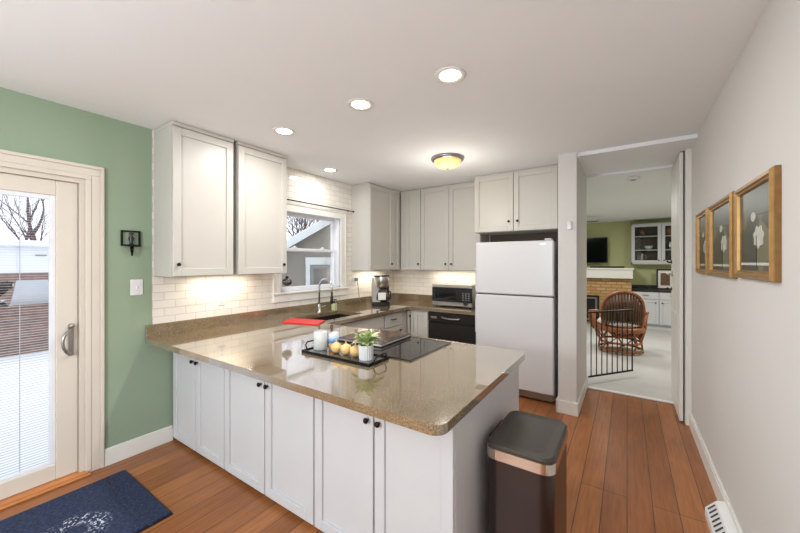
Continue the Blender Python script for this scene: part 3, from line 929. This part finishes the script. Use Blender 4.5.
# ------------------------------------------------------------------ wall things
def picture(label, y0, y1, z0, z1, rnd):
    t = thing('framed_picture', label, 'picture', (XR, (y0 + y1) / 2, (z0 + z1) / 2), -PI / 2, 'gilt framed pictures')
    # local: x -> -Y ; front faces local -y -> -X
    w, h = (y1 - y0) / 2, (z1 - z0) / 2
    MB().frame(-w, w, -h, h, [(0, -.001), (0, -.022), (.008, -.032), (.02, -.03), (.026, -.022), (.034, -.024), (.038, -.014), (.038, -.001)]).build('frame', 'gold', t)
    MB().frame(-w - .002, w + .002, -h - .002, h + .002, [(0, -.001), (0, -.018), (.006, -.02), (.006, -.001)]).build('frame_edge', 'goldd', t)
    p = MB().box(-w + .036, w - .036, -.010, -.004, -h + .036, h - .036).build('print', 'print', t)
    pts = []
    for k in range(30):
        q = 2 * PI * k / 30
        r = .05 * (1 + .14 * math.sin(7 * q + rnd.uniform(0, .5)))
        pts.append((.045 + r * math.cos(q) * 1.35, -.035 + .95 * r * math.sin(q)))
    XZ = Matrix(((1, 0, 0, 0), (0, 0, -1, 0), (0, 1, 0, 0), (0, 0, 0, 1)))
    recalc(MB().prism(pts, .0098, .0114).xf(XZ).build('flower_motif', 'motif', p))
    pts = [(-.03 + .035 * math.cos(2 * PI * k / 14), .06 + .022 * math.sin(2 * PI * k / 14)) for k in range(14)]
    recalc(MB().prism(pts, .0098, .0112).xf(XZ).build('bud_motif', 'motif', p))
    MB().box(-w + .038, w - .038, -.0112, -.0098, h - .16, h - .038).build('sky_band', 'printsky', p)
    MB().box(.015, .022, -.0118, -.0106, -h + .06, -.03).build('stem_motif', 'stem', p)
    MB().box(-w + .05, w - .05, -.0112, -.0105, -h + .062, -h + .074).build('caption_line', 'motif', p)
    return t
rp = random.Random(9)
picture('gilt framed flower print, farthest of the three on the right wall', 3.17, 3.60, 1.415, 1.885, rp)
picture('gilt framed flower print, middle of the three on the right wall', 2.50, 3.10, 1.415, 1.88, rp)
picture('gilt framed flower print, nearest of the three on the right wall', 1.885, 2.43, 1.425, 1.872, rp)

sc = thing('wall_sconce', 'small black square-framed iron sconce on the green wall', 'sconce', (XL, 1.01, 1.655), PI / 2)
MB().frame(-.062, .062, -.028, .092, [(0, -.004), (0, -.016), (.012, -.016), (.012, -.004)]).build('frame', 'black', sc)
MB().lathe([(0, -.024), (.016, -.02), (.008, 0), (.02, .03), (.008, .055), (.016, .07), (0, .085)], (0, -.02, .0), 14).build('ornament', 'blackp', sc)
MB().lathe([(.002, -.034), (.045, -.032), (.048, -.024), (.02, -.024)], (.01, -.045, 0), 16).build('candle_cup', 'black', sc)
MB().tube([(0, -.008, .0), (0, -.012, -.05), (0, -.035, -.10), (0, -.05, -.06), (0, -.045, -.034)], .006, 8).build('arm', 'black', sc)
sw = thing('light_switch', 'white light switch plate on the green wall below the sconce', 'switch', (XL, 1.05, 1.306), PI / 2)
MB().box(-.042, .042, -.007, 0, -.062, .062, .003).build('plate', 'pot', sw)
MB().box(-.006, .006, -.016, -.006, -.012, .012, .002).build('toggle', 'pot', sw)
def outlet(label, loc, rz):
    o = thing('outlet', label, 'outlet', loc, rz)
    MB().box(-.038, .038, -.006, 0, -.06, .06, .003).build('plate', 'pot', o)
    for z in (-.024, .024):
        s = MB().box(-.017, .017, -.009, -.005, z - .016, z + .016, .003).build('socket', 'pot', o)
        MB().box(-.008, -.005, -.0095, -.0085, z - .006, z + .006).box(.005, .008, -.0095, -.0085, z - .006, z + .006).build('slots', 'gap', s)
    return o
outlet('white wall outlet in the tile under the upper cabinet nearest the green wall', (TX, 1.715, 1.155), PI / 2)
ou = outlet('white wall outlet in the tile behind the coffee maker', (TX, 3.60, 1.24), PI / 2)
pl = thing('plug', 'grey plug with a hanging cord in the outlet beside the coffee maker', 'plug', (TX + .0095, 3.60, 1.264), PI / 2)
MB().box(-.022, .022, -.045, 0, -.022, .022, .006).build('adapter', 'brownplug', pl)
MB().tube([(0, -.04, -.02), (.0, -.05, -.06), (.02, -.045, -.16), (.03, -.05, -.27), (.05, -.06, -.335)], .005, 6).build('cord', 'brownplug', pl)
th = thing('thermostat', 'small white rounded thermostat on the front of the partition wall', 'thermostat', (-.47, 3.70, 1.865))
MB().box(-.022, .022, -.02, 0, -.045, .045, .009).build('cover', 'pot', th)
MB().box(-.012, .012, -.022, -.019, .0, .028, .002).build('display', 'fridge', th)
cr = thing('curtain_rod', 'thin black curtain rod across the top of the kitchen window', 'curtain rod', (TX, 2.95, 2.205))
MB().tube([(.04, -.60, 0), (.04, .57, 0)], .007, 10).build('rod', 'black', cr)
MB().blob((.04, .58, 0), .014, 10, 8).build('finial', 'black', cr)
for y in (-.52, .50): MB().box(0, .04, y - .006, y + .006, -.006, .006, .001).build('bracket', 'black', cr)
gb = thing('glass_globe', 'dark smoky glass globe hanging at the left of the window', 'ornament', (-3.05, 2.35, 1.29))
MB().blob((0, 0, 0), .055, 18, 12, 1, 1, .85).build('globe', 'globe', gb)
MB().lathe([(.018, .044), (.016, .06), (.004, .064)], n=12).build('cap', 'black', gb)
MB().tube([(0, 0, .06), (-.05, .0, .5), (-.1, 0, .915)], .0012, 5).build('cord', 'black', gb)

# ------------------------------------------------------------------ ceiling lights
def can_light(label, x, y, power, size=.115):
    t = thing('recessed_light', label, 'ceiling light', (x, y, ZC), 0, 'recessed ceiling lights')
    MB().lathe([(.062, 0), (.062, -.004), (.088, -.006), (.09, -.003), (.09, 0)], n=28).build('trim_ring', 'white_trim', t)
    MB().lathe([(0, -.003), (.06, -.003), (.062, -.001)], n=28).build('lens', 'bulb', t)
    area('recessed_lamp', (0, 0, -.012), size, power, (1, .975, .95), parent=t)
    return t
can_light('lit recessed ceiling light nearest the camera, largest of the front row', -.848, 1.779, LAMP)
can_light('lit recessed ceiling light in the middle of the row of three', -1.511, 1.765, LAMP)
can_light('lit recessed ceiling light in front of the upper cabinets by the window', -2.339, 1.773, LAMP)
can_light('small lit recessed ceiling light directly over the sink', -2.879, 2.82, LAMP * .45)
# unseen fill light, added behind the camera to brighten ceiling and walls
pl_ = bpy.data.lights.new('unseen_fill_light', 'POINT'); pl_.energy = 165; pl_.color = (.88, .95, 1); pl_.shadow_soft_size = .22
po = bpy.data.objects.new('unseen_fill_light', pl_); COL.objects.link(po); po.location = (-1.2, -1.5, 1.75)
fl = thing('flush_mount_light', 'flush ceiling light with glowing amber alabaster bowl', 'ceiling light', (-1.54, 3.17, ZC))
MB().lathe([(.0, 0), (.165, 0), (.17, -.012), (.16, -.03), (.145, -.034)], n=32).build('pan', 'nickel', fl)
MB().lathe([(.14, -.03), (.135, -.055), (.11, -.085), (.06, -.105), (0, -.11)], n=32).build('bowl', 'alabaster', fl)
MB().lathe([(.014, -.108), (.012, -.12), (.004, -.128), (0, -.13)], n=12).build('finial', 'nickel', fl)
pt = bpy.data.lights.new('bowl_lamp', 'POINT'); pt.energy = 9; pt.color = (1, .93, .82); pt.shadow_soft_size = .12
po = bpy.data.objects.new('bowl_lamp', pt); COL.objects.link(po); po.parent = fl; po.location = (0, 0, -.45)
# under-cabinet lamps
UC = (1, .86, .68)
area('under_cabinet_lamp', (-3.06, 1.70, UZ - .012), .03, 2.6, UC, shape='RECTANGLE', size_y=.5)
area('under_cabinet_lamp', (-3.06, 3.9, UZ - .012), .03, 2.4, UC, shape='RECTANGLE', size_y=.5)
area('under_cabinet_lamp', (-2.1, 4.44, UZ - .012), .7, 2.4, UC, shape='RECTANGLE', size_y=.03)

# ------------------------------------------------------------------ family room
rf = []
bi = thing('built_in_cabinet', 'white built-in base cabinet along the far wall of the next room', 'cabinet', (.10, 9.47, 0))
MB().box(0, 1.9, 0, .575, .10, .84).box(0, 1.9, .05, .575, 0, .10).build('body', 'cabw', bi)
x = .0
for i, wd in enumerate((.49, .49, .45, .45)):
    d = MB().box(x + .006, x + wd - .006, -.02, 0, .68, .83, .003).build('drawer', 'cabw', bi)
    pull_mb(x + wd / 2, .765, .1).build('handle', 'black', d)
    d = shift(shaker(wd - .012, .54), x + .006, 0, .12).build('door', 'cabw', bi)
    knob_mb(x + (wd - .06 if i % 2 == 0 else .06), .60).build('knob', 'black', d)
    x += wd
MB().box(-.01, 1.92, -.035, .575, .84, .885, .004).build('worktop', 'blackp', bi)
MB().box(-.0, 1.92, .545, .575, .885, .96).build('worktop_upstand', 'blackp', bi)
ug = thing('display_cabinet', 'white glass-door display cabinet hung above the built-in base cabinet', 'cabinet', (.08, 9.72, 1.46))
b = MB()
b.box(0, .03, 0, .325, 0, .95); b.box(1.87, 1.9, 0, .325, 0, .95); b.box(0, 1.9, 0, .325, 0, .05); b.box(0, 1.9, 0, .325, .9, .95); b.box(.55, .58, 0, .31, .05, .9); b.box(1.2, 1.23, 0, .31, .05, .9)
b.build('body', 'cabw', ug)
MB().box(.03, 1.87, .31, .322, .05, .9).build('back_panel', 'darkbrown', ug)
for z in (.32, .64): MB().box(.03, 1.87, .03, .31, z, z + .02).build('shelf', 'cabw', ug)
for x0, x1, kx in ((.01, .56, .52), (.575, 1.21, .615), (1.225, 1.89, 1.27)):
    d = MB()
    d.box(x0, x0 + .06, -.02, 0, .03, .93, .003); d.box(x1 - .06, x1, -.02, 0, .03, .93, .003); d.box(x0 + .06, x1 - .06, -.02, 0, .03, .09, .003); d.box(x0 + .06, x1 - .06, -.02, 0, .87, .93, .003)
    o = d.build('door', 'cabw', ug)
    MB().box(x0 + .055, x1 - .055, -.012, -.008, .085, .875).build('glass', 'cglass', o)
    knob_mb(kx, .09).build('knob', 'black', o)
def vase(name, label, cat, loc, prof, mat, g=None):
    o = MB().lathe(prof, n=14).build(name, mat); o.location = loc
    return tag(o, label, cat, g)
vase('bowl', 'white bowl on the middle shelf of the far display cabinet', 'bowl', (.42, 9.86, 1.80), [(.03, 0), (.08, .05), (.085, .09), (.07, .08)], 'pot')
vase('vase', 'brown vase on the top shelf behind the display cabinet\'s first glass door', 'vase', (.30, 9.86, 2.12), [(.05, 0), (.08, .06), (.05, .14), (.03, .18)], 'rattand')
vase('jug', 'grey jug on the middle shelf behind the display cabinet\'s second glass door', 'jug', (.82, 9.86, 1.80), [(.05, 0), (.07, .07), (.04, .15), (.05, .18)], 'nickel')
vase('basket', 'dark red basket on the top shelf behind the display cabinet\'s second glass door', 'basket', (.82, 9.86, 2.12), [(.08, 0), (.11, .12), (.10, .15)], 'rattan')
for i, (x, h) in enumerate(((.20, .18), (.27, .2), (.34, .17))):
    tag(MB().box(x, x + .05, 9.80, 9.93, 1.512, 1.512 + h, .003).build('book', ('darkbrown', 'nickel', 'rattand')[i]),
        ('brown book leftmost on the bottom shelf of the far display cabinet', 'grey book, tallest on the bottom shelf of the far display cabinet', 'dark brown book right of the grey one in the far display cabinet')[i], 'book', 'books in the far display cabinet')
pf = thing('photo_frame', 'black framed photograph leaning on the dark far worktop', 'photo frame', (.72, 9.78, .887))
MB().frame(-.16, .16, 0, .46, [(0, 0), (0, -.02), (.03, -.02), (.03, 0)]).build('frame', 'blackp', pf)
MB().box(-.135, .135, -.008, -.002, .025, .435).build('mount', 'paper', pf)
MB().box(-.085, .085, -.012, -.008, .09, .37).build('photo', 'rattand', pf)
fp = thing('fireplace', 'yellow brick fireplace with white mantel in the room beyond the passage', 'fireplace', (0, 9.38, 0))
MB().box(-2.1, .085, .10, .66, 0, 1.13).build('brick_breast', 'fbrick', fp)
MB().box(-2.15, .11, -.06, .66, 1.13, 1.33, .006).box(-2.18, .13, -.09, .66, 1.33, 1.372, .006).build('mantel', 'white_trim', fp)
fb = MB().box(-1.5, -.56, .06, .12, .06, .70, .01).build('firebox', 'blackp', fp)
MB().frame(-1.46, -.60, .1, .66, [(0, .05), (0, .03), (.04, .03), (.04, .05)]).build('firebox_frame', 'nickel', fb)
tv = thing('television', 'black flat television above the white mantel', 'television', (-.95, 9.86, 1.49))
MB().box(-.55, .55, -.02, .02, 0, .645, .006).build('housing', 'blackp', tv)
MB().box(-.535, .535, -.023, -.019, .02, .63).build('screen', 'screen', tv)
MB().box(-.1, .1, .02, .185, .2, .45).build('wall_bracket', 'blackp', tv)
tag(MB().box(-.75, -.05, 9.42, 9.52, 1.3725, 1.41, .006).build('soundbar', 'blackp'), 'thin black soundbar lying on the white mantel', 'soundbar')
cf2 = thing('ceiling_fan', 'dark-bladed ceiling fan hanging in the next room', 'ceiling fan', (-1.25, 8.55, 2.52))
MB().lathe([(.06, 0), (.07, -.03), (.015, -.05), (.015, -.09), (.09, -.10), (.10, -.16), (.05, -.19), (0, -.19)], n=20).build('motor', 'nickel', cf2)
for k in range(4):
    a = math.radians(6 + 90 * k)
    MB().box(.1, .72, -.06, .06, -.115, -.107, .002).xf(Matrix.Rotation(a, 4, 'Z')).build('blade', 'rattand', cf2)
sd = thing('smoke_detector', 'small round white smoke detector on the next room\'s ceiling', 'smoke detector', (.063, 4.9, 2.52))
MB().lathe([(.065, 0), (.065, -.02), (.05, -.034), (0, -.036)], n=22).build('cover', 'pot', sd)
MB().lathe([(.03, -.0355), (.03, -.038), (0, -.039)], n=16).build('vent_ring', 'brownplug', sd)
area('family_room_fill', (-.9, 7.2, 2.50), .5, 40, (1, .97, .93))  # fill lights without fixtures, added to brighten the next room
area('family_room_fill', (1.3, 7.0, 2.50), .5, 34, (1, .97, .93))

area('family_room_fill', (-1.3, 5.6, 2.50), .5, 22, (1, .97, .93))  # one more added fill, brightens the passage door
# gate
P0 = Vector((-.435, 4.76)); P1 = Vector((.063, 5.43))
L = (P1 - P0).length; ga = math.atan2(P1.y - P0.y, P1.x - P0.x)
gt = thing('safety_gate', 'black metal safety gate swung open beside the partition wall', 'gate', (P0.x, P0.y, .0), ga)
for z in (.075, .875): MB().box(0, L, -.008, .008, z - .011, z + .011, .003).build('rail', 'black', gt)
for k in range(10):
    x = .012 + (L - .024) * k / 9
    MB().tube([(x, 0, .065), (x, 0, .885)], .0085 if k in (0, 9) else .0062, 8).build('bar', 'black', gt)
for z in (.10, .48, .85): MB().box(-.03, .012, -.012, .012, z - .02, z + .02, .003).build('hinge', 'black', gt)

# rattan chair (faces away from the camera)
ch = thing('rattan_chair', 'round-backed rattan armchair seen from behind beyond the gate', 'chair', (-.10, 6.82, 0), math.radians(12))
def barrel(a, R=.36): return (R * math.sin(a), -R * math.cos(a) * .75)
def el(u, z0=.66, rz=.37):   # rim of the back, u in 0..2pi, bent round a barrel
    a = .98 * math.sin(u)
    x, y = barrel(a)
    return (x, y - .10 * math.cos(u) * .5 - .02, z0 + rz * math.cos(u))
MB().tube([el(2 * PI * k / 40) for k in range(40)], .021, 8, True).build('back_rim', 'rattan', ch)
MB().tube([(p[0] * .93, p[1] + .02, .66 + (p[2] - .66) * .93) for p in [el(2 * PI * k / 40) for k in range(40)]], .012, 8, True).build('inner_rim', 'rattan', ch)
for k in range(1, 16):
    s = -1 + 2 * k / 16
    u = math.asin(s)
    zt = .66 + .36 * math.cos(u); zb_ = .66 - .36 * math.cos(u)
    x, y = barrel(.95 * s)
    MB().tube([(x, y - .05 * math.cos(u) - .015, zt), (x, y - .01, (zt + zb_) / 2), (x, y + .05 * math.cos(u) - .02, max(zb_, .36))], .013, 6).build('back_pole', 'rattand', ch)
bc = MB()
for k in range(-6, 7):
    for z in (0,): pass
cpts = []
vs = []; fs = []
for i in range(13):
    s = -1 + 2 * i / 12; x, y = barrel(.85 * s)
    hgt = .33 * math.sqrt(max(.02, 1 - s * s * .9))
    vs += [(x * .95, y + .06, .66 - hgt), (x * .95, y + .035, .66 + hgt), (x * .9, y + .12, .66 - hgt), (x * .9, y + .10, .66 + hgt)]
for i in range(12):
    a = i * 4
    fs += [(a, a + 4, a + 5, a + 1), (a + 2, a + 3, a + 7, a + 6), (a + 1, a + 5, a + 7, a + 3), (a, a + 2, a + 6, a + 4)]
recalc(MB().add(vs, fs, True).build('back_cushion', 'rattand', ch))
MB().lathe([(0, .36), (.33, .36), (.35, .38), (.35, .42), (.33, .44), (0, .44)], n=28).build('seat_frame', 'rattan', ch)
MB().lathe([(0, .44), (.30, .44), (.34, .48), (.30, .53), (0, .54)], (0, .04, 0), 24).build('seat_cushion', 'cushion', ch)
for s in (-1, 1):
    arm = [(s * .33, -.12, .68), (s * .40, .02, .67), (s * .43, .18, .64), (s * .42, .32, .58), (s * .39, .38, .44), (s * .34, .36, .30)]
    o = MB().tube(arm, .02, 8).build('arm', 'rattan', ch)
    sl_ = MB()
    for k in range(7):
        t = k / 6
        y = -.05 + .38 * t
        sl_.tube([(s * (.37 + .05 * math.sin(PI * t)), y, .65 - .06 * t), (s * .35, y * .9, .40), (s * .30, y * .75, .20)], .013, 6)
    sl_.build('side_slats', 'rattan', o)
for r, z in ((.30, .18), (.31, .06)):
    MB().tube([(r * math.cos(2 * PI * k / 28), r * math.sin(2 * PI * k / 28), z) for k in range(28)], .018, 8, True).build('base_ring', 'rattan', ch)
for k in range(8):
    a = 2 * PI * (k + .5) / 8
    MB().tube([(.33 * math.cos(a), .33 * math.sin(a), .38), (.30 * math.cos(a + .3), .30 * math.sin(a + .3), .18), (.32 * math.cos(a), .32 * math.sin(a), .02)], .014, 7).build('leg', 'rattan', ch)
for k in range(8):
    a = 2 * PI * (k + .5) / 8
    MB().tube([(.325 * math.cos(a + .38), .325 * math.sin(a + .38), .37), (.305 * math.cos(a - .3), .305 * math.sin(a - .3), .18)], .009, 6).build('lattice_cane', 'rattan', ch)

# ------------------------------------------------------------------ outdoors
og = MB().box(-40, XL - .14, -14, 30, -.3, -.16)
tag(og.build('snow_ground', 'snow'), 'snow covering the deck and yard outside', 'snow', kind='stuff')
fe = thing('fence', 'low weathered brown board fence across the snowy yard', 'fence', (-9.1, 0, -.16))
bd = MB(); rr = random.Random(2)
y = -3.0
while y < 4.0:
    bd.box(-.012, .012, y, y + .085, 0, .86 + rr.uniform(-.015, .015)); y += .087
bd.build('boards', 'fence', fe)
for z in (.2, .62): MB().box(.012, .05, -3, 4.0, z, z + .07).build('rail', 'fence', fe)
MB().box(-.03, .05, -3, 4.0, .872, .885, .004).build('cap_rail', 'fence', fe)
rs = random.Random(5)
hd_ = MB()
for k in range(420):
    yy = rs.uniform(-1, 1.15) if k % 3 else rs.uniform(1.5, 3)
    zz = rs.uniform(0, 1.25); xx = rs.uniform(-.35, .35)
    hd_.blob((xx, yy, zz), rs.uniform(.05, .11), 6, 4, jit=.35, rnd=rs)
hs = thing('hedge', 'dark leafless hedge dusted with snow behind the fence', 'hedge', (-9.7, 0, -.16))
hd_.build('twigs', 'shrub', hs)
sn = MB()
for k in range(90):
    sn.blob((rs.uniform(-.2, .4), rs.uniform(-1, 2.9), rs.uniform(.6, 1.28)), rs.uniform(.03, .08), 6, 4, sz=.5, jit=.3, rnd=rs)
sn.build('snow_clumps', 'snow', hs)
tag(MB().prism([(-.28, 0), (.28, 0), (.20, .45), (-.20, .45)], 0, .05).xf(Matrix.Translation((-9.3, 1.42, .72)) @ Matrix.Rotation(PI / 2, 4, 'Z') @ Matrix.Rotation(PI / 2, 4, 'X')).build('tarp', 'blind'), 'pale grey snow-covered tarp between the hedge plants', 'tarp')
wb = thing('garage', 'long white building beyond the fence seen through the patio door', 'building', (-15, 0, -.16))
MB().box(-4, 0, -8, 7.0, 0, 2.15).build('wall', 'siding', wb)
MB().prism([(-4.3, 2.15), (.25, 2.15), (.25, 2.3), (-2, 2.42), (-4.3, 2.3)], -8.3, 7.3).xf(Matrix(((1, 0, 0, 0), (0, 0, 1, 0), (0, 1, 0, 0), (0, 0, 0, 1)))).build('roof', 'snow', wb)
MB().box(0, .02, -8, 7, .0, 1.35).build('lower_wall', 'fence', wb)
MB().box(0, .03, 1.98, 2.04, 1.35, 2.15).build('downpipe', 'vinyl', wb)
MB().box(0, .02, 2.35, 2.6, 1.86, 1.9).build('plate', 'nickel', wb)

def tree(label, loc, h, seed, spread=.55, r0=.14, depth=5, group='bare winter trees', taper=.66):
    r = random.Random(seed); mb = MB()
    def br(p, d, L, rad, lev):
        pts = [p]; rads = [rad]; q = p.copy(); dd = d.copy()
        for i in range(4):
            dd = (dd + Vector((r.uniform(-.18, .18), r.uniform(-.18, .18), r.uniform(-.05, .12)))).normalized()
            q = q + dd * L / 4; pts.append(q.copy()); rads.append(rad * (1 - .16 * (i + 1)))
        mb.tube(pts, rads, 6 if lev > 2 else 4)
        if lev <= 0: return
        for k in range(3 if lev > 3 else 4):
            i = r.randint(1, 4) if k else 4
            nd = (dd + Vector((r.uniform(-1, 1), r.uniform(-1, 1), r.uniform(-.15, .7))) * spread * 1.5).normalized()
            br(pts[i], nd, L * r.uniform(.6, .8), rads[i] * taper, lev - 1)
    br(Vector((0, 0, 0)), Vector((0, 0, 1)), h * .33, r0, depth)
    o = mb.build('bare_tree', 'bark'); o.location = loc
    return tag(o, label, 'tree', group)
tree('bare winter tree with thick trunk, rightmost through the patio door', (-20.5, 3.2, -.16), 8.5, 11, .6, .26)
tree('bare winter tree at left through the patio door', (-22, 1.9, -.16), 8, 21, .6, .18, 6)
tree('thin bare winter tree far behind the white building', (-25, 4.2, -.16), 9, 31, .6, .16, 6)
tree('dense bare winter tree leftmost above the outbuilding roof in the kitchen window', (-13.5, 11.0, -.16), 6.8, 41, .6, .26, 6, taper=.76)
tree('dense bare winter tree in the middle above the outbuilding roof in the kitchen window', (-15.2, 13.9, -.16), 7.4, 51, .6, .26, 6, taper=.76)
tree('dense bare winter tree rightmost above the outbuilding roof in the kitchen window', (-13.3, 14.6, -.16), 7, 61, .6, .26, 6, taper=.76)

hs2 = thing('neighbour_house', 'grey-tan gabled outbuilding seen through the kitchen window', 'building', (-7, 6.1, -.16), math.radians(-41))
YZX = Matrix(((0, 0, 1, 0), (1, 0, 0, 0), (0, 1, 0, 0), (0, 0, 0, 1)))
def rake_z(y): return 2.365 + .616 * y      # height above the yard of the rake's lower edge
GA, GR = -2.4, 2.4
GB = 2 * GR - GA
MB().prism([(GA + .3, 0), (GB - .3, 0), (GB - .3, rake_z(GA + .3)), (GR, rake_z(GR)), (GA + .3, rake_z(GA + .3))], -4.5, -.25).xf(YZX).build('wall', 'stucco', hs2)
for a, b in ((GA, GR), (GB, GR)):
    za, zb2 = rake_z(GA), rake_z(GR)
    def side(lo, hi, x0, x1): return MB().prism([(a, za + lo), (b, zb2 + lo), (b, zb2 + hi), (a, za + hi)], x0, x1).xf(YZX)
    recalc(side(.16, .24, -4.7, .02).build('roof', 'snow', hs2))
    recalc(side(.0, .20, .0, .04).build('rake_board', 'vinyl', hs2))
    recalc(side(.0, .03, -.25, .0).build('soffit', 'roofing', hs2))
hd2 = MB().box(-.25, -.21, .02, .56, 0, 1.60).build('door', 'doorgrey', hs2)
MB().box(-.21, -.20, .11, .47, .95, 1.5).build('door_panel', 'roofing', hd2)
MB().box(-.25, -.18, -.09, .02, 0, 1.62).box(-.25, -.18, .56, .66, 0, 1.62).box(-.25, -.175, -.10, .67, 1.60, 1.80).build('door_casing', 'vinyl', hs2)
